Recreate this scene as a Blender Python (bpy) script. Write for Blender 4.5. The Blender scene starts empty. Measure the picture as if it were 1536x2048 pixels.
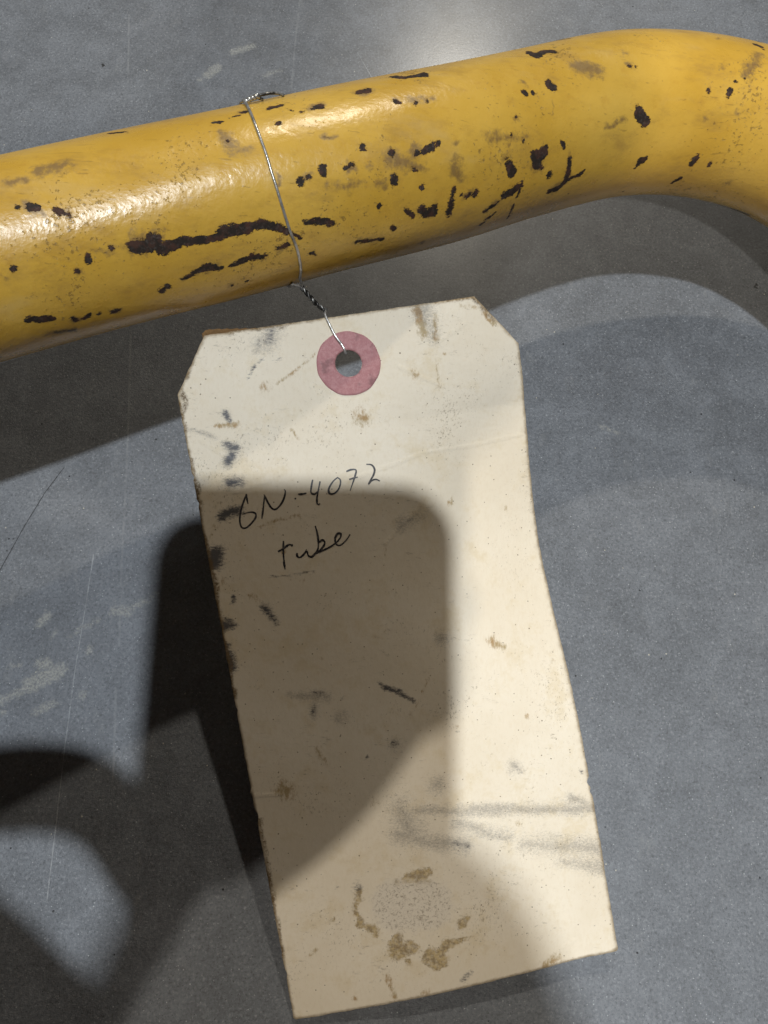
import bpy, bmesh, math, random
import numpy as np
from mathutils import Vector, Matrix, noise
from mathutils.geometry import delaunay_2d_cdt

random.seed(4); rng = np.random.default_rng(4)
MM = 0.001
scene = bpy.context.scene
col = scene.collection

# ------------------------------------------------------------------ camera
TAU, SIG, EYE = math.radians(18.0), math.radians(-0.9), np.array([0.0, 0.0, 209.4])
def _ry(v):
    c, s = math.cos(SIG), math.sin(SIG)
    return np.array([c*v[0] + s*v[2], v[1], -s*v[0] + c*v[2]])
RIGHT = _ry(np.array([1.0, 0, 0]))
UP = _ry(np.array([0, math.cos(TAU), math.sin(TAU)]))
FWD = _ry(np.array([0, math.sin(TAU), -math.cos(TAU)]))
cam_d = bpy.data.cameras.new('camera')
cam = bpy.data.objects.new('camera', cam_d); col.objects.link(cam)
cam.matrix_world = Matrix(((RIGHT[0], UP[0], -FWD[0], EYE[0]*MM),
                           (RIGHT[1], UP[1], -FWD[1], EYE[1]*MM),
                           (RIGHT[2], UP[2], -FWD[2], EYE[2]*MM), (0, 0, 0, 1)))
cam_d.sensor_fit = 'VERTICAL'; cam_d.sensor_height = 24.0; cam_d.lens = 1518/2048*24
cam_d.clip_start = 0.002; cam_d.clip_end = 60
scene.camera = cam

# ------------------------------------------------------------------ room light: dim bounce + a row of ceiling lamps
world = bpy.data.worlds.new('World'); scene.world = world; world.use_nodes = True
bg = world.node_tree.nodes['Background']
bg.inputs[0].default_value = (1.0, 0.93, 0.84, 1); bg.inputs[1].default_value = 0.048
def lamp(name, d, height, watts, size, colour):
    ld = bpy.data.lights.new(name, 'AREA'); ld.shape = 'DISK'; ld.size = size; ld.energy = watts; ld.color = colour
    o = bpy.data.objects.new(name, ld); col.objects.link(o)
    p = Vector(d) * height; o.location = p
    o.rotation_euler = (Vector((0, 0.05, 0.02)) - p).to_track_quat('-Z', 'Y').to_euler()
lamp('ceiling_lamp_overhead', (0.015, -0.136, 1), 5.0, 226, 0.14, (0.87, 0.94, 1.0))
lamp('ceiling_lamp_beyond', (0.13, 1.055, 1), 5.0, 165, 0.16, (1.0, 0.92, 0.78))
lamp('ceiling_lamp_behind', (0.0, -0.80, 1), 5.0, 142, 0.18, (1.0, 0.94, 0.83))
scene.view_settings.view_transform = 'Standard'; scene.view_settings.look = 'None'
scene.view_settings.exposure = 0.0; scene.view_settings.gamma = 1.0
scene.view_settings.use_curve_mapping = False
scene.cycles.max_bounces = 4; scene.cycles.diffuse_bounces = 3; scene.cycles.glossy_bounces = 2
scene.cycles.use_adaptive_sampling = True; scene.cycles.adaptive_threshold = 0.02
scene.cycles.use_denoising = True

# measured marks, in surface coordinates (millimetres)
K = [[-312.0,-3.0,0.3],[-311.0,-3.0,30.0],[-302.0,1.0,68.0],[-275.0,13.0,90.0],[-238.0,29.0,93.5],[-190.0,48.5,89.0],[-140.0,70.5,83.0],[-90.6,91.8,76.7],[-53.6,107.8,71.8],[-16.7,121.5,69.2],[11.9,133.5,65.2],[37.5,147.1,59.2],[64.6,157.6,55.7],[89.9,160.0,52.0],[114.1,154.9,47.6],[134.5,140.6,42.8],[151.0,118.0,37.5],[164.0,88.0,31.0],[174.0,45.0,24.0],[181.0,-10.0,19.6],[185.0,-70.0,19.3]]
CHIPS = [[[349.34,-5.65,0.97],[352.32,-4.98,0.97]],[[352.32,-4.98,0.87],[354.51,-5.72,1.19],[354.69,-3.95,1.08],[358.02,-4.2,0.81],[362.11,-3.75,0.71],[365.72,-3.66,0.71],[368.47,-4.1,1.09],[371.43,-3.58,1.2],[374.14,-4.08,0.87],[376.59,-3.6,0.71],[378.89,-2.54,0.71],[381.13,-0.89,0.5],[383.17,0.8,0.33]],[[340.21,-5.34,0.81]],[[337.15,-3.78,0.43]],[[345.33,-6.06,0.38]],[[351.98,5.09,0.33],[354.01,4.32,0.33]],[[357.38,3.36,0.33],[360.28,2.67,0.44],[363.6,2.47,0.61],[364.86,2.85,0.5]],[[365.86,3.19,0.22]],[[368.0,3.4,0.44],[371.02,3.02,0.44],[373.26,2.42,0.55],[375.55,2.85,0.22]],[[378.29,2.36,0.33],[380.18,1.95,0.45]],[[384.23,-2.48,0.17],[386.83,-1.48,0.5],[389.77,-0.54,0.78]],[[330.64,-17.25,0.38],[331.4,-16.89,0.44]],[[333.08,-16.34,0.55],[334.37,-16.04,0.55]],[[337.68,-15.02,0.49],[337.62,-14.29,0.33]],[[338.61,-14.31,0.43]],[[339.57,-13.86,0.38]],[[326.55,-6.52,0.54]],[[324.97,3.93,0.56],[326.7,4.27,0.94],[329.21,4.78,0.72]],[[333.01,5.96,0.34],[333.29,7.2,0.28]],[[335.09,7.21,0.39],[336.17,6.45,0.45]],[[338.4,6.51,0.34]],[[340.96,7.51,0.34],[342.41,7.49,0.28]],[[352.58,-32.53,0.29],[355.0,-31.4,0.29]],[[372.89,-26.94,0.46],[374.08,-26.59,0.46]],[[378.85,-28.5,0.52],[379.83,-28.34,0.46]],[[376.21,-27.03,0.23],[378.32,-27.4,0.23]],[[384.71,-27.71,0.64],[386.52,-27.77,0.52]],[[392.15,-24.62,0.4],[394.12,-25.06,0.47]],[[389.46,-24.38,0.4]],[[384.47,-22.73,0.62]],[[403.08,-26.88,0.77],[405.02,-26.94,0.72]],[[373.91,-21.2,0.39]],[[385.37,-10.01,0.61]],[[386.79,-10.32,0.33]],[[390.31,-11.63,0.44],[389.79,-10.58,0.55]],[[398.54,-13.51,0.4]],[[367.41,8.95,0.28]],[[370.7,9.39,0.23]],[[384.38,5.21,0.23],[385.13,5.23,0.4],[385.72,6.06,0.17]],[[394.51,5.43,0.23],[397.98,5.82,0.41],[400.87,6.19,0.29]],[[399.99,-1.89,0.34]],[[388.41,-25.07,0.23]],[[394.22,-10.23,0.22],[396.01,-10.85,0.5]],[[412.07,-31.23,0.62],[414.04,-29.21,0.62],[418.7,-29.0,0.81]],[[447.68,-29.37,0.82],[448.46,-27.4,1.01],[452.05,-28.57,0.96],[453.45,-27.97,0.89]],[[445.68,-18.4,0.72],[446.83,-17.59,0.79]],[[437.71,-17.48,0.57]],[[439.94,-17.06,0.58]],[[408.78,-22.11,0.53]],[[412.79,-20.46,0.3]],[[415.13,-20.61,0.3]],[[433.11,-12.92,0.31]],[[469.36,-8.02,0.96],[470.13,-6.87,1.38],[471.64,-5.87,0.83]],[[404.19,-11.22,0.74]],[[409.5,-10.57,0.52]],[[411.44,-10.66,0.7],[412.76,-10.91,0.82]],[[414.55,-11.04,0.53]],[[403.81,-7.08,0.46],[403.79,-6.11,0.46]],[[408.43,-7.12,0.35]],[[417.07,-1.49,0.41],[416.23,1.37,0.42],[415.94,3.79,0.66]],[[420.55,0.38,0.36]],[[421.81,0.51,0.66]],[[418.45,-0.03,0.24]],[[419.77,0.93,0.24]],[[409.27,-3.72,0.35]],[[406.03,0.61,0.64],[407.33,2.27,0.41]],[[409.42,0.84,0.7],[410.31,1.92,0.82],[412.04,2.09,0.88],[412.5,1.03,0.41]],[[402.71,3.33,0.41],[403.36,4.17,0.41]],[[429.46,-4.06,0.62],[430.52,-2.09,1.05]],[[428.94,-5.46,0.25]],[[431.13,-9.48,0.31]],[[436.44,-4.48,0.88],[437.59,-3.48,1.27],[439.6,-4.42,0.96],[440.42,-5.33,0.38]],[[437.12,-2.5,0.89],[439.15,-1.03,0.38]],[[445.71,-5.43,0.52],[446.32,-4.52,0.39]],[[442.14,1.1,0.84]],[[448.67,-2.19,0.26],[448.88,-0.21,0.53],[448.84,1.58,0.79],[448.49,3.66,0.99],[446.35,5.28,0.79],[443.73,5.46,0.46]],[[449.9,3.33,0.4],[452.47,2.92,0.4],[453.95,2.12,0.13]],[[428.82,2.62,0.62],[430.96,2.57,0.88],[433.21,1.73,0.69],[433.56,0.92,0.31]],[[424.71,6.0,0.37],[426.33,4.89,0.56],[427.75,4.0,0.31]],[[433.12,2.9,0.32],[432.99,4.78,0.32]],[[428.03,7.24,0.09],[425.41,10.47,0.09]],[[432.98,6.56,0.1],[433.22,10.83,0.1]],[[471.22,4.74,0.21],[472.17,3.33,0.63],[473.97,2.77,0.28]],[[491.34,5.06,0.88],[491.97,3.31,0.88]],[[497.6,5.14,0.44]],[[489.23,11.56,0.45],[490.54,10.1,0.52]],[[496.47,-11.54,0.44],[496.05,-10.43,0.51]],[[490.39,-11.82,0.29]],[[505.08,-27.14,0.7],[505.78,-26.39,0.47]],[[506.15,-32.8,0.48],[507.24,-32.56,0.4]],[[469.76,-18.39,0.42]],[[471.25,-17.84,0.35]],[[497.63,-14.18,0.22]],[[458.36,-36.48,0.22],[462.34,-34.18,0.22]],[[473.02,14.25,0.22]],[[451.61,8.33,0.27]],[[499.98,-15.28,0.15]],[[433.83,-7.53,0.25]]]
STAINS = [[[336.72,-23.81,1.23],[342.5,-23.81,0.9]],[[330.58,-23.4,0.78],[333.57,-22.5,0.78]],[[389.58,-8.34,0.55]],[[391.52,-7.68,0.78],[394.52,-6.82,1.23],[396.58,-6.63,0.67]],[[399.37,-9.9,0.9]],[[400.74,-6.01,0.9]],[[327.74,9.11,0.51],[332.55,10.39,0.51]],[[342.64,-5.72,0.54],[346.52,-5.07,0.54]],[[324.14,-5.63,0.65]],[[380.89,-12.46,0.33],[380.62,-9.91,0.27]],[[373.51,-22.49,1.12],[374.22,-19.74,1.11]],[[374.76,-18.23,0.77],[378.12,-17.94,0.78]],[[350.14,-6.2,1.4],[354.49,-6.45,1.4]],[[356.41,-30.57,0.29]],[[391.76,-17.55,0.45],[393.94,-16.31,0.34]],[[417.72,-6.95,0.83],[417.42,-5.02,1.42],[418.06,-3.62,0.89]],[[438.87,-19.99,0.77]],[[418.33,-10.05,0.71]],[[404.04,-10.18,1.25],[410.04,-8.01,0.92]],[[469.91,-22.39,0.98]],[[490.1,-5.57,0.65]],[[494.65,-17.87,0.96]],[[499.73,-7.54,0.66]],[[495.73,-27.41,0.84]],[[507.44,10.09,0.91]],[[512.29,24.09,0.8],[518.44,23.52,1.13],[525.17,22.96,0.98]],[[411.68,-21.76,1.07],[416.79,-20.53,0.84]],[[456.5,-20.81,1.62],[461.38,-19.07,1.09]],[[410.88,10.59,0.49]],[[442.78,12.55,0.47]],[[429.79,-7.81,0.37]],[[444.86,-13.8,0.26],[444.03,-11.37,0.26]],[[459.86,-6.92,0.67],[465.24,-7.07,0.68]],[[500.57,-16.05,1.49],[504.28,-22.58,1.53]],[[425.49,-10.24,1.21],[433.89,-8.03,0.87]]]
GRIME = [[[512.29,24.09,0.8],[518.44,23.52,1.05],[524.8,22.13,0.97]],[[328.7,9.34,0.4],[332.55,10.39,0.46]]]
TAG_CORNERS = [[-46.946,90.529,56.155],[31.44,102.246,59.617],[-18.018,-58.679,1.288],[59.17,-43.64,5.284]]
TAG_SMUDGE = [[[9.74,18.08,0.41],[10.41,19.3,0.41]],[[8.84,24.76,0.55],[10.72,26.17,0.55]],[[9.56,27.56,0.69],[8.66,28.76,0.6]],[[8.01,33.49,0.78],[10.27,33.51,0.6]],[[5.63,40.53,0.93],[8.75,40.06,0.81]],[[1.71,49.21,1.28],[1.34,50.58,1.28]],[[1.04,65.17,0.93],[3.25,65.72,0.35]],[[0.49,69.98,0.7],[0.22,75.14,1.05]],[[4.11,59.82,0.35],[3.51,60.58,0.17]],[[33.59,84.72,0.12],[35.3,86.06,0.29],[38.16,88.27,0.35],[41.01,90.6,0.23]]]
TAG_STAIN = [[[26.91,19.68,0.32],[27.86,21.28,0.23]],[[24.28,24.22,0.32],[25.23,25.83,0.23]],[[20.03,13.49,1.15]],[[32.32,7.71,0.23],[22.81,13.01,0.32]],[[7.52,20.31,0.37],[12.42,20.61,0.46]],[[17.68,18.95,0.23]],[[7.83,25.94,0.16]],[[7.69,59.22,0.47],[9.24,60.81,0.64],[10.02,61.63,0.58]],[[17.36,57.56,0.23],[21.29,58.22,0.41]],[[12.22,44.63,0.29],[18.12,43.87,0.35],[23.4,43.29,0.23]],[[40.76,54.14,0.41],[40.41,56.43,0.17]],[[45.97,84.61,0.17],[42.49,90.61,0.17],[39.51,94.0,0.23]],[[50.11,98.11,0.58]],[[37.23,73.45,0.58]],[[21.47,76.56,0.47]],[[58.0,46.18,0.76]],[[71.39,50.35,0.87]],[[62.04,80.69,0.93],[64.38,82.92,0.7]],[[67.04,99.64,0.47]],[[17.13,50.89,0.58]],[[14.08,39.2,0.29]],[[3.17,42.3,0.58],[1.26,44.85,0.47]],[[2.47,55.35,0.81]],[[17.21,96.88,0.47],[17.26,99.84,0.35]],[[13.47,96.48,0.35]],[[48.82,77.31,0.47]],[[-0.36,56.6,0.47]],[[6.67,144.72,0.49],[8.1,143.74,0.49]],[[23.48,152.28,0.49],[24.44,157.36,0.74]],[[31.81,158.18,0.86]],[[60.38,158.37,0.86],[64.48,157.21,0.98]],[[60.29,123.8,0.61]],[[77.4,128.63,0.43]],[[78.25,148.55,0.49]],[[50.7,137.35,0.25],[51.09,138.68,0.25]],[[17.17,97.24,0.49],[18.31,101.18,0.37]],[[13.28,137.62,0.74]],[[7.66,105.37,1.84]],[[15.23,156.35,0.49]],[[28.09,112.4,0.98]],[[57.0,1.13,0.83],[57.8,7.09,0.83]],[[60.75,3.03,0.46],[60.31,8.36,0.55]],[[72.32,4.27,0.46],[74.2,6.79,0.46]],[[66.86,1.67,0.64],[70.77,2.69,0.64]],[[54.12,15.52,1.1]],[[40.46,23.41,1.84]],[[61.58,11.68,0.37]],[[59.59,12.74,0.28],[59.37,19.87,0.28]],[[77.24,66.72,0.37]],[[75.95,88.44,0.46]]]
TAG_LIGHT = [[[24.14,0.72,1.03],[22.62,2.95,1.26]],[[20.31,3.28,0.8],[19.6,4.73,0.51]],[[21.13,7.4,0.09],[24.0,7.72,0.14],[31.6,7.94,0.07]],[[23.54,7.76,0.32],[24.33,7.76,0.37]],[[2.29,20.63,0.23],[6.42,22.6,0.14]],[[20.85,6.47,0.09],[18.15,8.97,0.18],[16.15,11.35,0.07]],[[10.85,63.1,0.81],[12.71,67.18,0.41]],[[12.76,55.81,0.12],[18.68,56.63,0.17],[23.55,56.88,0.17]],[[44.34,93.62,0.47],[46.68,95.55,0.41]],[[50.11,99.75,0.35]],[[18.62,84.23,0.35],[20.22,85.1,0.47]],[[14.84,84.14,0.35],[18.26,84.63,0.35]],[[17.61,87.56,0.7],[17.25,89.55,0.58]],[[24.91,89.96,0.35]],[[23.55,92.65,0.29]],[[34.2,98.95,0.29],[35.83,99.74,0.29]],[[61.06,108.85,0.17],[63.29,111.54,0.23]],[[37.74,45.56,0.17]],[[41.32,46.88,0.17]],[[27.81,101.72,0.23]],[[24.93,86.56,0.47]],[[67.28,57.68,0.12]],[[41.04,124.13,0.31],[42.79,124.86,0.37]],[[44.55,125.59,0.43],[47.85,126.5,0.49]],[[15.6,130.61,0.37]],[[46.51,141.33,0.18]],[[46.8,149.44,0.18]],[[74.3,151.61,0.18]],[[41.37,157.44,0.55],[43.2,155.98,0.37]],[[20.42,130.95,1.23]],[[77.38,114.72,0.37]]]
TAG_CREASE = [[[-0.19,105.29,0.12],[6.99,106.17,0.12]],[[60.67,9.08,0.12],[67.48,5.83,0.12]],[[40.74,53.25,0.12],[48.96,46.81,0.12]],[[50.9,13.28,0.12],[60.0,19.08,0.12]],[[77.85,32.79,0.12],[65.86,33.67,0.12],[53.67,33.62,0.12],[35.29,37.22,0.12]],[[3.14,22.96,0.12],[10.06,29.19,0.12]],[[50.94,159.39,0.12],[69.19,154.26,0.12]],[[8.82,35.89,0.12],[17.22,34.34,0.12]]]
TAG_SMEAR = [[[33.2,115.28,2.45],[35.47,120.13,2.7]],[[40.49,123.64,1.35],[46.94,126.32,1.59]],[[37.42,116.11,1.1],[78.96,123.84,1.35]],[[46.59,121.07,1.59],[57.02,126.31,1.59]],[[61.03,128.77,1.59],[78.9,133.82,2.33]],[[69.56,134.61,1.47],[78.41,138.03,1.96]],[[73.82,120.48,1.1],[76.73,122.0,1.1]],[[31.63,120.62,1.84],[42.1,125.22,1.59]],[[61.81,109.68,0.86],[63.32,111.84,0.74]],[[43.32,111.01,1.84]],[[12.64,83.45,0.93],[21.53,85.93,0.93]],[[17.61,87.56,1.05],[17.2,89.83,0.81]],[[23.55,91.0,1.51]],[[45.04,49.3,1.51],[50.0,48.39,1.16]],[[11.13,63.15,1.16],[12.99,67.23,0.58]],[[62.0,110.34,1.51]],[[50.28,77.62,1.51]],[[34.95,99.68,1.51]],[[24.14,0.72,1.84],[22.32,3.35,2.07]],[[20.06,3.46,1.38],[19.3,5.13,0.69]],[[9.72,18.19,0.78],[10.5,19.42,0.69]],[[9.02,25.01,1.01],[10.92,26.31,0.92]],[[9.63,27.79,1.15],[8.54,29.42,1.15]],[[7.81,33.34,1.38],[10.49,33.54,1.15]],[[1.24,20.24,0.46],[7.04,22.92,0.37]],[[58.69,1.83,2.3],[59.87,8.29,1.38]]]
TAG_TORN = [[[20.8,132.27,0.49],[18.95,135.64,0.49],[19.47,139.75,0.55],[22.73,142.51,0.49]],[[27.26,145.18,1.23],[26.74,148.08,1.59],[30.08,146.92,1.35]],[[34.5,150.18,1.59],[35.5,151.58,1.1],[39.17,148.73,1.1],[43.13,147.75,0.49]],[[32.83,131.55,1.35],[35.97,131.55,1.59]],[[30.2,132.27,0.61]],[[42.55,144.0,0.86],[44.54,143.49,0.61]],[[29.45,150.39,0.61]]]
TAG_PEEL = [[[28.74,136.95,6.13],[36.01,138.4,6.13]]]
TAG_EDGE = [[[-0.0,13.37,0.59],[-0.08,41.38,0.59],[0.17,51.23,0.71]],[[0.31,53.57,0.59],[0.13,82.69,0.47]],[[0.73,111.16,0.47],[0.19,139.79,0.47]],[[12.06,-0.3,0.59],[35.03,-0.39,0.35]],[[60.4,-0.39,0.47],[70.52,0.04,0.71],[73.85,5.95,0.47]],[[-0.02,141.28,0.86],[-0.46,144.33,0.74]],[[0.82,11.73,0.46],[1.67,13.19,0.78],[1.04,15.32,0.6],[0.36,16.55,0.41]],[[4.69,5.43,0.23],[2.32,9.74,0.32]],[[0.38,30.83,0.32],[0.85,33.14,0.51],[0.22,35.28,0.41]],[[0.55,20.36,0.23],[0.24,23.21,0.23]],[[0.43,26.36,0.18],[0.16,29.0,0.18]],[[-0.09,49.47,0.33],[-0.18,54.34,0.5]],[[0.27,56.31,0.39],[-0.06,59.52,0.33]],[[0.11,64.46,0.44],[-0.02,66.62,0.22]],[[0.04,70.73,0.55],[0.04,75.11,0.61]],[[0.03,80.32,0.17],[-0.3,83.56,0.11]]]
NUMBER = [[[11.39,36.62],[10.44,38.17],[9.32,40.36],[8.74,42.37],[8.86,43.84],[9.72,44.24],[11.04,43.54],[12.3,42.42],[12.61,41.47],[11.92,40.91],[10.74,40.85],[9.56,41.06]],[[11.32,36.69],[11.25,37.78],[11.28,38.89]],[[13.78,42.71],[14.48,40.66],[15.38,37.6]],[[15.38,37.6],[15.75,39.03],[16.35,40.57],[17.18,41.1],[18.35,40.5],[19.53,39.1],[20.21,37.5],[20.0,36.94]],[[22.2,39.27],[22.16,39.63]],[[22.94,38.54],[23.97,38.66],[24.91,38.6]],[[26.87,35.79],[26.21,37.53],[26.0,38.69],[26.81,39.09],[27.97,38.21]],[[28.47,36.44],[27.74,38.31],[27.11,40.06],[26.92,41.09],[27.15,41.61],[27.57,41.46]],[[32.57,36.17],[31.28,37.02],[30.15,38.43],[30.07,39.37],[30.8,39.73],[31.94,39.25],[32.82,38.06],[33.09,36.83],[32.5,36.15]],[[34.8,35.14],[36.04,34.91],[37.05,35.23],[36.45,36.78],[34.88,39.67]],[[35.13,37.05],[37.17,36.82]],[[39.63,34.22],[40.78,34.53],[41.32,35.55],[40.91,36.82],[39.37,38.77],[40.28,38.14],[41.24,38.02],[42.09,38.54]]]
WORD = [[[17.76,48.54],[17.25,51.16],[16.99,53.77],[16.95,55.04]],[[16.08,50.76],[17.65,50.17],[18.81,49.62],[19.76,49.78]],[[19.76,49.78],[19.28,49.96]],[[20.34,51.76],[20.28,52.52],[20.93,52.86],[22.08,52.1],[22.65,51.32]],[[22.69,51.67],[22.81,52.76],[23.62,53.16],[24.71,52.28],[25.36,51.33]],[[25.59,46.31],[25.73,48.33],[25.61,50.17],[25.16,51.96],[24.51,52.65]],[[25.61,50.22],[26.69,49.82],[27.04,50.55],[26.33,51.49],[24.8,52.64]],[[24.66,52.56],[27.44,51.87],[29.3,51.12],[30.69,50.03],[31.06,49.18],[30.36,48.93],[29.57,49.92],[29.56,51.17],[30.4,51.66],[31.88,50.85],[33.12,49.59]]]
HOLE = [39.6,10.92]
FL_LINES = [[[-75.94,128.39],[-73.08,91.81],[-71.82,71.32],[-70.77,51.95],[-69.07,29.5]],[[-78.97,54.83],[-79.46,39.11],[-80.16,22.76],[-80.24,9.72],[-80.35,3.39]],[[-80.35,3.39],[-80.11,-16.05],[-80.04,-33.25]],[[-27.85,267.45],[-28.91,245.51],[-29.39,224.61]],[[-90.04,258.81],[-87.11,227.03]],[[-6.28,242.37],[-1.35,231.49]],[[-68.58,17.5],[-66.88,-5.27]]]
FL_DARK = [[[-90.7,81.31],[-95.17,73.5],[-99.5,63.61],[-102.05,56.93],[-104.55,50.37]]]
SCUFF = [[[-83.3,31.51,0.3],[-79.55,34.26,0.6],[-75.06,36.76,0.59]],[[-71.45,38.86,1.33],[-67.73,38.87,1.33]],[[-67.35,39.15,0.74],[-63.17,41.54,0.88],[-59.88,43.39,0.59]],[[-99.0,14.59,1.07],[-92.8,17.46,1.21],[-89.76,19.44,1.21],[-87.36,21.42,0.9]],[[-89.32,11.64,1.05],[-85.0,13.83,1.19]],[[-89.77,24.34,1.51],[-87.81,24.74,1.35]],[[-91.34,35.61,1.37],[-89.54,37.41,1.37]],[[-98.54,11.63,0.92],[-97.32,12.27,0.76]],[[-95.1,24.06,0.76],[-97.69,23.39,0.61]],[[-86.29,33.55,0.6],[-87.37,31.5,0.45]],[[-59.41,230.94,1.88],[-56.11,234.46,1.89]],[[-51.21,241.55,1.49],[-44.21,244.75,1.5]],[[-61.89,228.61,1.04]],[[-33.83,233.69,0.83],[-39.05,231.3,0.83]],[[68.71,96.08,0.48],[74.48,92.83,0.32]],[[-76.77,28.13,1.18]],[[-77.35,16.18,1.18]],[[-84.19,22.75,2.09],[-91.66,18.78,2.42]]]
SPOTS = [[[-96.96,234.89,0.65],[-96.17,234.21,0.43]],[[123.88,146.81,0.56],[123.73,144.74,0.56]],[[90.64,58.05,0.47]],[[-51.85,67.16,0.45]],[[-103.7,55.75,0.47]],[[106.22,39.23,0.47]],[[94.02,34.57,0.38]],[[74.9,29.68,0.3]],[[64.07,-4.08,0.29]],[[-78.22,14.62,0.3]]]
WIRE = [[380.45,-34.39],[380.44,-24.68],[380.34,-18.96],[380.28,-12.94],[380.57,-8.97],[381.21,-1.3],[381.81,2.49],[382.33,9.77]]
KNOT0 = [-16.35,102.19,60.5]
KNOT1 = [-11.01,97.51,58.29]
TAIL = [[-26.86,128.88,86.13],[-24.01,130.28,86.42],[-23.0,130.69,86.36],[-21.71,131.27,86.15],[-20.24,131.72,85.68],[-18.95,131.82,85.11],[-23.2,130.28,85.49]]

# ------------------------------------------------------------------ helpers
def tag(o, label, cat=None, group=None, kind=None):
    o['label'] = label
    if cat: o['category'] = cat
    if group: o['group'] = group
    if kind: o['kind'] = kind
    return o
def empty(name, loc):
    o = bpy.data.objects.new(name, None); col.objects.link(o); o.location = Vector(loc)*MM
    o.empty_display_size = 0.01
    return o
def mesh(name, verts, faces, mat, parent=None, attrs=None, smooth=True):
    """verts in world millimetres; parented meshes keep their world place"""
    me = bpy.data.meshes.new(name)
    v = np.asarray(verts, float)*MM
    if parent is not None: v = v - np.array(parent.matrix_basis.translation)
    me.from_pydata(v.tolist(), [], [tuple(map(int, f)) for f in faces] if not isinstance(faces, np.ndarray) else faces.tolist())
    if smooth: me.polygons.foreach_set('use_smooth', [True]*len(me.polygons))
    for k, a in (attrs or {}).items():
        at_ = me.attributes.new(k, 'FLOAT', 'POINT'); at_.data.foreach_set('value', np.asarray(np.asarray(a)+32.0, np.float32))   # kept positive
    me.update()
    o = bpy.data.objects.new(name, me); col.objects.link(o)
    if mat: me.materials.append(mat)
    if parent is not None: o.parent = parent
    return o
def sdf(pts, marks, rest=20.0):
    rest = float(rest); d = np.full(len(pts), rest)
    for m in marks:
        segs = list(zip(m[:-1], m[1:])) if len(m) > 1 else [(m[0], m[0])]
        for (ax, ay, ar), (bx, by, br) in segs:
            ab = np.array([bx-ax, by-ay]); l2 = ab@ab
            near = (np.abs(pts[:, 0]-(ax+bx)/2) < abs(bx-ax)/2+rest) & (np.abs(pts[:, 1]-(ay+by)/2) < abs(by-ay)/2+rest)
            q = pts[near] - (ax, ay)
            h = np.clip(q@ab/l2, 0, 1) if l2 > 1e-9 else np.zeros(len(q))
            e = np.hypot(q[:, 0]-h*ab[0], q[:, 1]-h*ab[1]) - (ar + h*(br-ar))
            d[near] = np.minimum(d[near], e)
    return d
def warp(pts, amp, seed):
    r_ = np.random.default_rng(seed); w = np.zeros_like(pts)
    for lam, a in ((9.0, .8), (4.5, .55), (2.4, .32), (1.5, .2)):
        for _ in range(3):
            d = r_.normal(size=2); d /= np.linalg.norm(d); ph_ = r_.uniform(0, 6.28); k = r_.normal(size=2)
            w += np.sin((pts@d)*6.283/lam+ph_)[:, None]*k/np.linalg.norm(k)*a*.5
    return pts+w*amp
def strength(pts, marks, seed, amp=.8, soft=.8, lo=.65):
    """0..1 strength of soft marks with wandering outlines"""
    r_ = np.random.default_rng(seed); q = warp(pts, amp, seed); out = np.zeros(len(pts))
    for m in marks:
        rad = max(x[2] for x in m); sf = soft*rad+.22
        out = np.maximum(out, np.clip(.5-sdf(q, [m], 3*sf+rad+2)/(2*sf), 0, 1)*r_.uniform(lo, 1.0))
    return out
def catmull(K, n):
    K = np.asarray(K, float); K = np.concatenate([[2*K[0]-K[1]], K, [2*K[-1]-K[-2]]]); o = []
    t = np.linspace(0, 1, n, endpoint=False)[:, None]
    for i in range(1, len(K)-2):
        a, b, c, d = K[i-1:i+3]
        o.append(.5*(2*b+(c-a)*t+(2*a-5*b+4*c-d)*t*t+(3*b-a-3*c+d)*t**3))
    return np.concatenate(o+[K[-2][None]])
def frames(P, n0=(0, -1.0, 0)):
    T = np.gradient(P, axis=0); T /= np.linalg.norm(T, axis=1)[:, None]
    n = np.array(n0); N = []
    for i in range(len(P)):
        n = n-(n@T[i])*T[i]; n = n/np.linalg.norm(n); N.append(n)
    N = np.array(N); return T, N, np.cross(T, N)
def grid_faces(nu, nv, closed_v):
    i = np.arange(nu-1)[:, None]; j = np.arange(nv if closed_v else nv-1)[None]
    j2 = (j+1) % nv
    a = i*nv+j; b = i*nv+j2; c = (i+1)*nv+j2; d = (i+1)*nv+j
    return np.stack([a, d, c, b], -1).reshape(-1, 4)
def tube(P, rad, seg=10, n0=(0.3, 0.8, 0.5)):
    P = np.asarray(P, float); rad = np.broadcast_to(np.asarray(rad, float), (len(P),))
    T, N, B = frames(P, n0); th = np.linspace(0, 2*np.pi, seg, endpoint=False)
    V = P[:, None] + rad[:, None, None]*(np.cos(th)[None, :, None]*N[:, None]+np.sin(th)[None, :, None]*B[:, None])
    V = V.reshape(-1, 3); Fc = grid_faces(len(P), seg, True).tolist()
    Fc.append(list(range(seg))); Fc.append([(len(P)-1)*seg+k for k in range(seg)][::-1])
    return V, Fc
def joined(parts):
    V, Fc, o = [], [], 0
    for v, f in parts:
        V.append(np.asarray(v)); Fc += [[k+o for k in q] for q in f]; o += len(v)
    return np.concatenate(V), Fc

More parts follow.
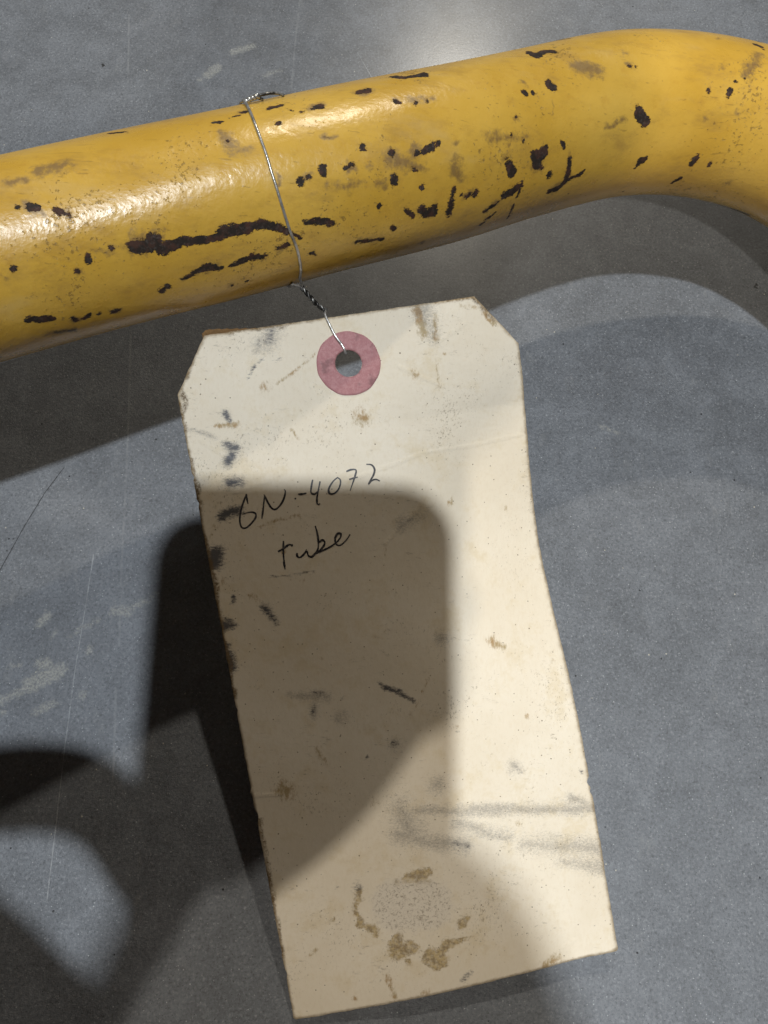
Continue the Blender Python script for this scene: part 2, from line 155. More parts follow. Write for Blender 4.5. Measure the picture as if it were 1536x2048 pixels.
# ---- node helper
class NT:
    def __init__(s, name):
        s.m = bpy.data.materials.new(name); s.m.use_nodes = True; s.t = s.m.node_tree
        s.b = s.t.nodes['Principled BSDF']; s.out = s.t.nodes['Material Output']
        s._obj = None
    def n(s, typ, **kw):
        nd = s.t.nodes.new(typ)
        for k, v in kw.items(): setattr(nd, k, v)
        return nd
    def link(s, a, b): s.t.links.new(a, b)
    def put(s, sock, v):
        if hasattr(v, 'is_linked') or isinstance(v, bpy.types.NodeSocket): s.link(v, sock)
        elif isinstance(v, (tuple, list)): sock.default_value = tuple(v) if len(v) == len(sock.default_value) else (*v, 1)
        else: sock.default_value = v
    def mm(s):
        """object coordinates in millimetres"""
        if s._obj is None:
            tc = s.n('ShaderNodeTexCoord'); v = s.n('ShaderNodeVectorMath', operation='SCALE'); v.inputs['Scale'].default_value = 1000
            s.link(tc.outputs['Object'], v.inputs[0]); s._obj = v.outputs[0]
        return s._obj
    def map(s, vec, scale, rot=(0, 0, 0)):
        m = s.n('ShaderNodeMapping'); s.link(vec, m.inputs['Vector']); m.inputs['Scale'].default_value = scale; m.inputs['Rotation'].default_value = rot
        return m.outputs[0]
    def noise(s, scale, detail=4, rough=.55, vec=None, dist=0.0):
        x = s.n('ShaderNodeTexNoise'); x.inputs['Scale'].default_value = scale; x.inputs['Detail'].default_value = detail
        x.inputs['Roughness'].default_value = rough; x.inputs['Distortion'].default_value = dist
        s.link(vec if vec is not None else s.mm(), x.inputs['Vector']); return x.outputs['Fac']
    def voro(s, scale, out='Distance', vec=None, rnd=1.0, feature='F1'):
        x = s.n('ShaderNodeTexVoronoi', feature=feature); x.inputs['Scale'].default_value = scale; x.inputs['Randomness'].default_value = rnd
        s.link(vec if vec is not None else s.mm(), x.inputs['Vector']); return x.outputs[out]
    def attr(s, name):
        a = s.n('ShaderNodeAttribute', attribute_name=name); return s.math('SUBTRACT', a.outputs['Fac'], 32.0)
    def math(s, op, a, b=0.0, c=0.0, clamp=False):
        x = s.n('ShaderNodeMath', operation=op, use_clamp=clamp)
        s.put(x.inputs[0], a); s.put(x.inputs[1], b)
        if op in ('MULTIPLY_ADD', 'SMOOTH_MIN'): s.put(x.inputs[2], c)
        return x.outputs[0]
    def ramp(s, x, lo, hi, a=0.0, b=1.0):
        r = s.n('ShaderNodeMapRange', interpolation_type='SMOOTHSTEP'); s.put(r.inputs[0], x)
        r.inputs[1].default_value = lo; r.inputs[2].default_value = hi; r.inputs[3].default_value = a; r.inputs[4].default_value = b
        return r.outputs[0]
    def mix(s, f, a, b, mode='MIX'):
        x = s.n('ShaderNodeMix', data_type='RGBA', blend_type=mode)
        s.put(x.inputs[0], f); s.put(x.inputs[6], a); s.put(x.inputs[7], b); return x.outputs[2]
    def bump(s, h, dist, strength=1.0, normal=None):
        b = s.n('ShaderNodeBump'); b.inputs['Distance'].default_value = dist*MM; b.inputs['Strength'].default_value = strength
        s.put(b.inputs['Height'], h)
        if normal is not None: s.link(normal, b.inputs['Normal'])
        return b.outputs[0]
    def set(s, **kw):
        for k, v in kw.items(): s.put(s.b.inputs[k.replace('_', ' ')], v)
        return s.m
def seg_dist(t, p, a, b):
    """distance from the floor point p to the segment a-b"""
    sx = t.n('ShaderNodeVectorMath', operation='SUBTRACT'); t.link(p, sx.inputs[0]); sx.inputs[1].default_value = (*a, 0)
    ab = Vector((b[0]-a[0], b[1]-a[1], 0))
    dt = t.n('ShaderNodeVectorMath', operation='DOT_PRODUCT'); t.link(sx.outputs[0], dt.inputs[0]); dt.inputs[1].default_value = ab/ab.length_squared
    h = t.math('ADD', dt.outputs['Value'], 0.0, clamp=True)
    sc = t.n('ShaderNodeVectorMath', operation='SCALE'); sc.inputs[0].default_value = ab; t.link(h, sc.inputs['Scale'])
    df = t.n('ShaderNodeVectorMath', operation='SUBTRACT'); t.link(sx.outputs[0], df.inputs[0]); t.link(sc.outputs[0], df.inputs[1])
    ln = t.n('ShaderNodeVectorMath', operation='LENGTH'); t.link(df.outputs[0], ln.inputs[0]); return ln.outputs['Value']

# ------------------------------------------------------------------ floor
def floor_material():
    t = NT('sealed_concrete'); p = t.mm()
    flat = t.map(p, (1, 1, 0))
    big = t.noise(.012, 4, .6, flat); mid = t.noise(.06, 5, .65, flat, .8); blot = t.noise(.22, 4, .7, flat, 1.2); grain = t.noise(3.2, 2, .5, flat)
    fine = t.noise(1.3, 4, .75, flat, .5)
    tone = t.math('MULTIPLY_ADD', big, .5, t.math('MULTIPLY_ADD', mid, .55, t.math('MULTIPLY', blot, .4)))
    base = t.mix(t.ramp(tone, .48, .98), (.078, .083, .092, 1), (.150, .159, .175, 1))
    base = t.mix(t.math('MULTIPLY', t.ramp(fine, .52, .30), .6), base, (.026, .028, .031, 1))
    base = t.mix(t.math('MULTIPLY', t.ramp(fine, .53, .74), .58), base, (.30, .308, .325, 1))
    worn = t.math('MULTIPLY', t.ramp(t.noise(.16, 5, .75, t.map(flat, (1, .45, 1), (0, 0, math.radians(-60)))), .56, .74), .35)
    base = t.mix(worn, base, (.20, .20, .20, 1))
    # pale aggregate grains and small dark pits
    cell = t.voro(.42, 'Distance', flat); rnd = t.n('ShaderNodeSeparateColor'); t.link(t.voro(.42, 'Color', flat), rnd.inputs[0])
    cj = t.math('MULTIPLY_ADD', t.noise(2.2, 2, .6, flat), .22, -.11)
    g = t.math('MULTIPLY', t.ramp(t.math('ADD', cell, cj), .05, .10, 1, 0), t.ramp(rnd.outputs[0], .945, .96))
    cell2 = t.voro(1.3, 'Distance', flat); rnd2 = t.n('ShaderNodeSeparateColor'); t.link(t.voro(1.3, 'Color', flat), rnd2.inputs[0])
    g2 = t.math('MULTIPLY', t.ramp(t.math('ADD', cell2, cj), .10, .24, 1, 0), t.ramp(rnd2.outputs[1], .66, .98))
    base = t.mix(t.math('MULTIPLY', g2, .8), base, (.44, .45, .46, 1))
    base = t.mix(t.math('MULTIPLY', t.math('MULTIPLY', t.ramp(t.math('ADD', cell2, cj), .08, .2, 1, 0), t.ramp(rnd2.outputs[2], .80, .98)), .8), base, (.015, .016, .018, 1))
    base = t.mix(g, base, (.46, .43, .36, 1))
    pit = t.math('MULTIPLY', t.ramp(cell, .08, .13, 1, 0), t.ramp(rnd.outputs[1], .965, .975))
    base = t.mix(pit, base, (.008, .008, .009, 1))
    # scuffs
    sc = t.math('ADD', t.attr('scuff'), t.math('MULTIPLY_ADD', t.noise(.6, 5, .8, flat), 5.0, -2.45))
    scm = t.math('MULTIPLY', t.ramp(sc, -.9, .6, 1, 0), t.ramp(t.noise(1.6, 4, .7, flat), .36, .64, .1, .75))
    base = t.mix(scm, base, (.34, .33, .29, 1))
    sp = t.ramp(t.math('ADD', t.attr('spot'), t.math('MULTIPLY_ADD', t.noise(1.2, 2, .5, flat), .8, -.4)), -.1, .15, 1, 0)
    base = t.mix(sp, base, (.006, .006, .007, 1))
    # long thin scratches
    wob = t.math('MULTIPLY_ADD', t.noise(.5, 3, .6, flat), .35, -.17)
    def lines(L):
        d = None
        for m in L:
            for a, b in zip(m[:-1], m[1:]):
                e = seg_dist(t, flat, a, b); d = e if d is None else t.math('MINIMUM', d, e)
        return t.math('ADD', d, wob)
    s1 = t.math('MULTIPLY', t.ramp(lines([FL_LINES[0], FL_LINES[3], FL_LINES[4], FL_LINES[6]]), .12, .5, 1, 0), t.ramp(t.noise(.22, 3, .6, flat), .35, .6, .12, .5))
    s2 = t.math('MULTIPLY', t.ramp(lines([FL_LINES[1], FL_LINES[2], FL_LINES[5]]), .04, .2, 1, 0), t.ramp(t.noise(.3, 3, .6, flat), .35, .6, .2, .7))
    base = t.mix(t.math('MULTIPLY', s1, .8), base, (.22, .225, .23, 1)); base = t.mix(t.math('MULTIPLY', s2, .75), base, (.36, .365, .37, 1))
    s3 = t.ramp(lines(FL_DARK), .03, .22, 1, 0)
    base = t.mix(t.math('MULTIPLY', s3, .75), base, (.012, .012, .012, 1))
    rough = t.math('ADD', t.ramp(t.noise(.05, 4, .6, flat), .3, .7, .48, .57), t.math('MULTIPLY', scm, .2))
    h = t.math('ADD', t.math('MULTIPLY', t.noise(1.6, 4, .7, flat), 1.0), t.math('ADD', t.math('MULTIPLY', grain, .35), t.math('MULTIPLY_ADD', pit, -1.5, t.math('MULTIPLY', g, .6))))
    h = t.math('ADD', h, t.math('MULTIPLY', t.noise(.12, 3, .5, flat), 1.6))
    h = t.math('SUBTRACT', h, t.math('MULTIPLY', s3, .8))
    return t.set(Base_Color=base, Roughness=rough, Normal=t.bump(h, .13), Specular_IOR_Level=.5, Coat_Weight=.34, Coat_Roughness=.24, Coat_Normal=t.bump(t.noise(1.1, 3, .6, flat), .012))
gx = np.concatenate([[-4000, -2000, -1000, -500, -300, -220], np.arange(-165, 166, 1.1), [220, 300, 500, 1000, 2000, 4000]])
gy = np.concatenate([[-4000, -2000, -1000, -500, -300, -180], np.arange(-130, 271, 1.1), [330, 500, 1000, 2000, 4000]])
GX, GY = np.meshgrid(gx, gy, indexing='ij'); pts = np.stack([GX.ravel(), GY.ravel()], 1)
flo = mesh('floor', np.c_[pts, np.zeros(len(pts))], grid_faces(len(gx), len(gy), False)[:, ::-1], floor_material(),
           attrs={'scuff': sdf(pts, SCUFF, 14), 'spot': sdf(pts, SPOTS, 8)})
tag(flo, 'dark grey sealed concrete floor with scratches and pale scuffs', kind='structure')

# ------------------------------------------------------------------ bent yellow tube
TR_ = 19.0
def pipe_material():
    t = NT('chipped_yellow_paint'); p = t.mm()
    peel = t.noise(.55, 3, .5); lump = t.noise(.14, 3, .5); fine = t.noise(2.4, 3, .6); spk = t.noise(1.1, 4, .7)
    base = t.mix(t.ramp(t.noise(.035, 4, .6), .3, .7), (.53, .300, .036, 1), (.63, .380, .062, 1))
    base = t.mix(t.math('MULTIPLY', t.ramp(t.noise(.4, 4, .65), .52, .75), .30), base, (.44, .22, .03, 1))
    rubv = t.map(p, (.35, 1.0, 1.0), (0, 0, .37))
    dirt = t.math('MULTIPLY', t.ramp(t.noise(.16, 5, .72, rubv), .50, .74), .42)
    base = t.mix(dirt, base, (.27, .15, .045, 1))
    dust = t.math('MULTIPLY', t.ramp(t.noise(.09, 4, .65, rubv), .56, .74), .22)
    base = t.mix(dust, base, (.50, .38, .20, 1))
    fsc = t.math('MULTIPLY', t.ramp(t.noise(.5, 3, .6, t.map(p, (.12, 2.4, 2.4), (0, 0, .37))), .655, .70), .35)
    base = t.mix(fsc, base, (.16, .09, .03, 1))
    # pits in the paint where dirt has settled
    pits = t.ramp(t.math('MULTIPLY_ADD', spk, 1.0, t.math('MULTIPLY', t.noise(.06, 3, .5), .6)), .95, 1.02)
    base = t.mix(t.math('MULTIPLY', pits, .55), base, (.13, .07, .018, 1))
    jag = t.math('ADD', t.math('MULTIPLY_ADD', t.noise(.45, 2, .6), 1.6, -.8), t.math('MULTIPLY_ADD', t.noise(1.9, 4, .8), 2.0, -1.0))
    stm = t.ramp(t.math('ADD', t.attr('stain'), t.math('MULTIPLY_ADD', t.noise(.9, 5, .75), 1.3, -.78)), .12, .75, 0, .85)
    base = t.mix(stm, base, t.mix(t.noise(.7, 2), (.18, .09, .025, 1), (.20, .13, .05, 1)))
    gr = t.ramp(t.math('ADD', t.attr('grime'), t.math('MULTIPLY', jag, 1.4)), -.4, .6, 1, 0)
    base = t.mix(t.math('MULTIPLY', gr, .85), base, (.022, .02, .008, 1))
    scr = t.noise(1.1, 4, .75, t.map(p, (.45, 1, 1.6), (0, 0, .37)))
    d = t.math('ADD', t.attr('chip'), t.math('MULTIPLY_ADD', jag, .50, t.math('MULTIPLY_ADD', scr, 1.9, -1.06)))
    ch = t.ramp(d, -.03, .06, 1, 0)
    rim = t.math('MULTIPLY', t.ramp(t.math('ADD', d, t.math('MULTIPLY_ADD', t.noise(.8, 4, .7), .7, -.3)), .0, .35, 1, 0), .6)
    base = t.mix(rim, base, (.20, .10, .02, 1))
    metal = t.mix(t.ramp(t.noise(.55, 3, .6), .42, .66), (.030, .0225, .018, 1), (.072, .036, .026, 1))
    metal = t.mix(t.math('MULTIPLY', t.ramp(t.noise(1.3, 4, .75), .50, .70), .6), metal, (.10, .083, .072, 1))
    base = t.mix(ch, base, metal)
    rough = t.math('ADD', t.math('MULTIPLY_ADD', t.noise(.12, 4, .65), .30, .15), t.math('MULTIPLY', t.math('MAXIMUM', ch, t.math('MULTIPLY', stm, .6)), .34))
    h1 = t.math('MULTIPLY_ADD', lump, 2.2, t.math('MULTIPLY_ADD', peel, .5, t.math('MULTIPLY_ADD', t.noise(1.1, 2, .5), .22, t.math('MULTIPLY', fine, .12))))
    h = t.math('SUBTRACT', h1, t.math('MULTIPLY_ADD', ch, 1.1, t.math('MULTIPLY', pits, .45)))
    return t.set(Base_Color=base, Roughness=rough, Normal=t.bump(h, .115), Specular_IOR_Level=t.math('MULTIPLY_ADD', ch, -.38, .5))
axis_c = catmull(K, 60)
S_c = np.concatenate([[0], np.cumsum(np.linalg.norm(np.diff(axis_c, axis=0), axis=1))])
Tc, Nc, Bc = frames(axis_c)
def pipe_frame(s):
    ip = lambda A: np.stack([np.interp(s, S_c, A[:, k]) for k in range(3)], -1)
    p, t_, n, b = ip(axis_c), ip(Tc), ip(Nc), ip(Bc)
    n /= np.linalg.norm(n, axis=-1, keepdims=True); b /= np.linalg.norm(b, axis=-1, keepdims=True)
    return p, n, b
def pipe_pt(s, a, off=0.0):
    p, n, b = pipe_frame(np.asarray(s, float)); th = np.asarray(a, float)[..., None]/TR_
    return p + (TR_+np.asarray(off, float)[..., None])*(np.cos(th)*n+np.sin(th)*b)
S_end = S_c[-1]
sv = np.concatenate([np.arange(0, 285, 3.0), np.arange(285, 580, .32), np.arange(580, S_end-1, 3.0), [S_end]])
nseg = 380; av = (np.arange(nseg)/nseg*2-1)*np.pi*TR_
SS, AA_ = np.meshgrid(sv, av, indexing='ij'); q = np.stack([SS.ravel(), AA_.ravel()], 1)
wob = .10*np.sin(SS/9.1+1.3*np.cos(AA_/7))+.07*np.sin(AA_/TR_*3+SS/23)
V = pipe_pt(SS, AA_) ; ctr = pipe_frame(SS)[0]; V = ctr+(V-ctr)*(1+wob/TR_)[..., None]
tube_root = empty('bent_tube', (114, 155, 0))
tag(tube_root, 'bent steel tube in chipped yellow paint lying across the top', 'tube')
pm = pipe_material()
rc = np.random.default_rng(17)
CHIPS_V = []
for m in CHIPS:
    k_ = rc.uniform(.85, 1.2); CHIPS_V.append([(a_, b_, r_*k_*rc.uniform(.8, 1.15)) for a_, b_, r_ in m])
tb = mesh('painted_body', V.reshape(-1, 3), grid_faces(len(sv), nseg, True), pm, tube_root,
     attrs={'chip': sdf(warp(q, .38, 11), CHIPS_V, 6), 'stain': strength(q, [[(a_, b_, r_*1.25+.1) for a_, b_, r_ in m] for m in STAINS]+[[(a_, b_, r_*1.2+.5) for a_, b_, r_ in m] for m in CHIPS[::3]], 5, .9), 'grime': sdf(q, GRIME, 9)})
raw = NT('raw_steel'); raw.set(Base_Color=raw.mix(raw.noise(.6), (.06, .05, .045, 1), (.14, .10, .08, 1)), Metallic=.6, Roughness=.55)
for send, sgn in ((0.0, 1), (S_end, -1)):
    p, n, b = pipe_frame(np.array([send])); p2 = pipe_frame(np.array([send+sgn*18.0]))
    th = np.linspace(0, 2*np.pi, 48, endpoint=False)[:, None]
    d = np.cos(th)*n+np.sin(th)*b; d2 = np.cos(th)*p2[1]+np.sin(th)*p2[2]
    rings = np.stack([p+TR_*1.004*d, p+16.6*d, p2[0]+16.6*d2])
    mesh('cut_end', rings.reshape(-1, 3), grid_faces(3, 48, True), raw.m, tube_root)

# ------------------------------------------------------------------ paper tag
TGW, TGL, THICK = 79.0, 159.0, .38
cTL, cTR, cBL, cBR = [np.array(x) for x in TAG_CORNERS]
tagN = np.cross(cTR-cTL, cBL-cTL); tagN /= np.linalg.norm(tagN)
if tagN[2] < 0: tagN = -tagN
def tag3(a, b, off=0.0):
    a = np.asarray(a, float); b = np.asarray(b, float)
    uu, vv = a/TGW, b/TGL; u, v = uu[..., None], vv[..., None]
    p = (cTL*(1-u)+cTR*u)*(1-v)+(cBL*(1-u)+cBR*u)*v
    sag = 13.5*np.exp(-((vv-.37)/.2)**2)*np.clip((vv-.02)/.14, 0, 1)*np.clip((1-vv)/.3, 0, 1)
    w = np.clip((uu-.25)/.75, 0, 1); w = w*w*(1.5-.5*w)
    lift = 1.8*np.sin(np.pi*np.clip(uu*1.15, 0, 1))*np.exp(-((1-vv)/.10)**2)
    ripple = .16*np.sin(a/13+1.1*np.sin(b/31))*np.sin(b/17+.6)+.05*np.sin(a/4.3+b/6.1)
    return p+tagN*(-sag*w+lift+ripple+off)[..., None]
def tag_material():
    t = NT('manila_card'); p = t.mm()
    fib = t.noise(1.6, 3, .6, t.map(p, (1, .35, 1), (0, 0, .2))); cl = t.noise(.045, 4, .6)
    base = t.mix(t.ramp(cl, .3, .7), (.68, .59, .455, 1), (.745, .665, .54, 1))
    base = t.mix(t.math('MULTIPLY', t.ramp(fib, .45, .75), .22), base, (.58, .47, .32, 1))
    yel = t.math('MULTIPLY', t.ramp(t.noise(.09, 5, .72), .48, .70), .42)
    base = t.mix(yel, base, (.55, .42, .22, 1))
    # handling grime: small specks and faint rubs
    spv = t.voro(.9, 'Distance'); spc = t.n('ShaderNodeSeparateColor'); t.link(t.voro(.9, 'Color'), spc.inputs[0])
    specks = t.math('MULTIPLY', t.ramp(t.math('ADD', spv, t.math('MULTIPLY_ADD', t.noise(3, 2), .3, -.15)), .08, .17, 1, 0), t.ramp(t.math('MULTIPLY_ADD', t.noise(.07, 3), .55, spc.outputs[0]), 1.05, 1.14))
    base = t.mix(t.math('MULTIPLY', specks, .85), base, (.10, .065, .03, 1))
    fle = t.ramp(t.math('MULTIPLY_ADD', t.noise(1.9, 4, .8, t.map(p, (1, .6, 1), (0, 0, -.4))), 1.0, t.math('MULTIPLY', t.noise(.06, 3, .6), .5)), .87, .99, 0, .6)
    base = t.mix(fle, base, (.17, .12, .06, 1))
    rub = t.math('MULTIPLY', t.ramp(t.noise(.8, 5, .75, t.map(p, (.4, 1.4, 1), (0, 0, .7))), .57, .72), t.ramp(t.noise(.05, 3), .45, .65))
    base = t.mix(t.math('MULTIPLY', rub, .75), base, (.25, .20, .14, 1))
    jag = t.math('MULTIPLY_ADD', t.noise(.55, 4, .7), 2.6, -1.3)
    n1 = t.noise(1.0, 5, .8, t.map(p, (1.3, .55, 1), (0, 0, .35)))
    stm = t.ramp(t.math('ADD', t.attr('stain'), t.math('MULTIPLY_ADD', n1, 1.6, -.92)), .22, .72, 0, .88)
    base = t.mix(stm, base, t.mix(t.ramp(t.noise(.25, 2), .4, .6), (.30, .17, .045, 1), (.33, .24, .11, 1)))
    to = t.ramp(t.math('ADD', t.attr('torn'), t.math('MULTIPLY_ADD', t.noise(.9, 5, .8), 3.4, -1.75)), -.45, .4, 1, 0)
    base = t.mix(t.math('MULTIPLY', to, t.ramp(t.noise(1.2, 3, .7), .3, .6, .55, .95)), base, t.mix(t.ramp(t.noise(1.0, 3, .7), .4, .62), (.24, .17, .08, 1), (.46, .34, .16, 1)))
    pe = t.ramp(t.math('ADD', t.attr('peel'), t.math('MULTIPLY', jag, 1.6)), -1.5, 1.0, 1, 0)
    wool = t.noise(1.5, 4, .75, None, .8)
    base = t.mix(t.math('MULTIPLY', pe, .75), base, (.70, .63, .53, 1))
    base = t.mix(t.math('MULTIPLY', pe, t.ramp(wool, .50, .66, 0, .8)), base, (.24, .19, .135, 1))
    n2 = t.noise(1.5, 5, .85, t.map(p, (.55, 1.4, 1), (0, 0, .25)))
    smm = t.ramp(t.math('ADD', t.attr('smudge'), t.math('MULTIPLY_ADD', n2, 1.5, -.80)), .22, .66, 0, .93)
    sme = t.ramp(t.math('ADD', t.attr('smear'), t.math('MULTIPLY_ADD', t.noise(2.2, 5, .9, t.map(p, (.8, 1.2, 1))), 2.2, -1.25)), .12, .95, 0, .6)
    base = t.mix(sme, base, (.10, .095, .095, 1))
    base = t.mix(smm, base, (.05, .05, .058, 1))
    ed = t.math('ADD', t.attr('edge'), t.math('MULTIPLY', jag, .55))
    edm = t.math('MULTIPLY', t.ramp(ed, -.5, .45, 1, 0), t.ramp(t.noise(1.9, 3, .7), .34, .56, .15, .95))
    base = t.mix(edm, base, t.mix(t.noise(.5, 2), (.075, .048, .02, 1), (.17, .105, .045, 1)))
    rim = t.math('MULTIPLY', t.ramp(t.math('ADD', t.attr('rim'), t.math('MULTIPLY', jag, .5)), -.1, .85, 1, 0), .7)
    base = t.mix(rim, base, (.22, .145, .065, 1))
    h = t.math('ADD', t.math('MULTIPLY', fib, .5), t.math('ADD', t.math('MULTIPLY', t.noise(.35, 3), 1.2), t.math('MULTIPLY', pe, t.math('MULTIPLY_ADD', wool, 2.2, -1.4))))
    cr = t.ramp(t.math('ADD', t.attr('crease'), t.math('MULTIPLY_ADD', t.noise(.6, 3), .8, -.4)), .15, .75, 1, 0)
    h = t.math('ADD', t.math('SUBTRACT', h, t.math('MULTIPLY', to, .6)), t.math('MULTIPLY', cr, .75))
    return t.set(Base_Color=base, Roughness=t.math('SUBTRACT', .62, t.math('MULTIPLY', smm, .12)), Normal=t.bump(h, .06), Specular_IOR_Level=.35)
# outline with a slightly worn edge and a few nicks
HX, HY = HOLE; HR = 3.1
corner = [(8.4, 0), (70.6, 0), (79, 12.0), (79, 158.6), (78.6, 159), (.5, 159), (0, 158.5), (0, 12.2)]
outl = []
for (x0, y0), (x1, y1) in zip(corner, corner[1:]+corner[:1]):
    L = math.hypot(x1-x0, y1-y0); n = max(1, int(L/.45))
    for k in range(n):
        f_ = k/n; x, y = x0+(x1-x0)*f_, y0+(y1-y0)*f_
        nx, ny = (y1-y0)/L, -(x1-x0)/L
        e = .14*noise.noise((x*.35, y*.35, 3))+.07*noise.noise((x*1.3, y*1.3, 9)) if 0 < k else 0
        if nx < -.9: e += .10*noise.noise((y*.9, 1, 5))
        for ny0, wd, dp, side in ((117.3, .9, .75, 1), (119.6, .6, .4, 1), (85.0, .5, .35, -1), (104.5, .7, -.3, -1), (110.2, 1.2, .5, -1), (66, .5, .25, -1), (31, .6, .3, -1), (37, .5, .25, -1), (148, .9, .35, -1)):
            if nx*side > .9: e -= dp*math.exp(-((y-ny0)/wd)**2)
        outl.append((x+nx*e, y+ny*e))
hole = [(HX+HR*(1+.012*math.sin(5*t_))*math.cos(t_), HY+HR*(1+.012*math.sin(5*t_))*math.sin(t_)) for t_ in np.linspace(0, 2*math.pi, 64, endpoint=False)]
O = np.array(outl)
gxx, gyy = np.meshgrid(np.arange(.6, 78.6, .6), np.arange(.6, 158.6, .6), indexing='ij')
G = np.stack([gxx.ravel(), gyy.ravel()], 1)+rng.uniform(-.05, .05, (gxx.size, 2))
ok = np.hypot(G[:, 0]-HX, G[:, 1]-HY) > HR+.35
ok &= (G[:, 0]*12.2+G[:, 1]*8.4 > 8.4*12.2*1.05) & ((79-G[:, 0])*12.0+G[:, 1]*8.4 > 8.4*12.0*1.05)
ok &= (G[:, 0] > .45) & (G[:, 0] < 78.0)
G = G[ok]
pv = [Vector(x) for x in outl]+[Vector(x) for x in hole]+[Vector(x) for x in G]
no, nh = len(outl), len(hole)
ed = [(i, (i+1) % no) for i in range(no)]+[(no+i, no+(i+1) % nh) for i in range(nh)]
cv, ce, cf, _, _, _ = delaunay_2d_cdt(pv, ed, [], 1, 1e-5)
cv = np.array([tuple(x) for x in cv]); cf = np.array(cf)
cen = cv[cf].mean(1); cf = cf[np.hypot(cen[:, 0]-HX, cen[:, 1]-HY) > HR*.97]
ar = (cv[cf[:, 1], 0]-cv[cf[:, 0], 0])*(cv[cf[:, 2], 1]-cv[cf[:, 0], 1])-(cv[cf[:, 1], 1]-cv[cf[:, 0], 1])*(cv[cf[:, 2], 0]-cv[cf[:, 0], 0])
cf[ar > 0] = cf[ar > 0][:, ::-1]          # facing up (tag y runs down)
nv = len(cv); cnt = {}
for a, b, c in cf:
    for e in ((a, b), (b, c), (c, a)): cnt[e] = 1
side = [(a, a+nv, b+nv, b) for (a, b) in cnt if (b, a) not in cnt]
top3 = tag3(cv[:, 0], cv[:, 1]); bot3 = tag3(cv[:, 0], cv[:, 1], -THICK)
dist_edge = np.full(nv, 9.0)
for (x0, y0), (x1, y1) in zip(corner, corner[1:]+corner[:1]):
    ab = np.array([x1-x0, y1-y0]); qq = cv-(x0, y0); hh = np.clip(qq@ab/(ab@ab), 0, 1)
    dist_edge = np.minimum(dist_edge, np.hypot(qq[:, 0]-hh*ab[0], qq[:, 1]-hh*ab[1]))
tag_root = empty('shipping_tag', tag3(39.5, 159).tolist())
tag(tag_root, 'stained manila paper tag with handwriting, hanging from the yellow tube', 'tag')
two = lambda x: np.concatenate([x, x])
faces = [tuple(x) for x in cf.tolist()]+[tuple(x+nv for x in q_[::-1]) for q_ in cf.tolist()]+side
tm = tag_material()
mesh('card', np.concatenate([top3, bot3]), faces, tm, tag_root, smooth=False,
     attrs={'smudge': two(np.maximum(strength(cv, [[(x, y, r_*1.4+.12) for x, y, r_ in m] for m in TAG_SMUDGE], 21, .5, .95, .8), strength(cv, [[(x, y, r_*1.3+.1) for x, y, r_ in m] for m in TAG_LIGHT], 22, .4, .9, .42)*.80)), 'crease': two(sdf(cv, [[(x, y, .0) for x, y, r_ in m] for m in TAG_CREASE], 6)), 'smear': two(strength(cv, [[(x, y, r_*1.25) for x, y, r_ in m] for m in TAG_SMEAR], 33, .6, 1.0, .8)), 'stain': two(strength(cv, [[(x, y, r_*1.2+.08) for x, y, r_ in m] for m in TAG_STAIN], 8, .4, .9, .6)), 'torn': two(sdf(warp(cv, .9, 3), [[(x, y, r_*1.25) for x, y, r_ in m] for m in TAG_TORN], 8)), 'peel': two(sdf(cv, TAG_PEEL, 25)), 'edge': two(sdf(warp(cv, .8, 6), TAG_EDGE, 8)), 'rim': two(dist_edge)})
card = bpy.data.objects['card']
sm = [True]*(2*len(cf))+[False]*len(side); card.data.polygons.foreach_set('use_smooth', sm)
# red fibre reinforcement ring
t = NT('red_fibre_paper')
rb = t.mix(t.ramp(t.noise(1.1, 4, .7), .35, .7), (.385, .170, .172, 1), (.47, .24, .238, 1))
rb = t.mix(t.math('MULTIPLY', t.ramp(t.noise(2.2, 3, .7, t.map(t.mm(), (2, .4, 1), (0, 0, .5))), .58, .72), .6), rb, (.55, .34, .34, 1))
rb = t.mix(t.math('MULTIPLY', t.ramp(t.noise(.3, 3), .56, .7), .6), rb, (.17, .085, .085, 1))
ring_m = t.set(Base_Color=rb, Roughness=.7, Normal=t.bump(t.noise(2, 3, .6), .05), Specular_IOR_Level=.3)
th = np.linspace(0, 2*np.pi, 96, endpoint=False); prof = [(3.06, -THICK*.9), (3.06, .16), (3.6, .2), (5.2, .2), (6.8, .2), (7.22, .17), (7.32, .0)]
rv = []
for rr, of in prof:
    k = 1+.006*np.sin(7*th)+.004*np.sin(13*th+1)
    rv.append(tag3(HX+rr*k*np.cos(th), HY+rr*k*np.sin(th), of))
mesh('reinforcement_ring', np.concatenate(rv), grid_faces(len(prof), 96, True), ring_m, tag_root)
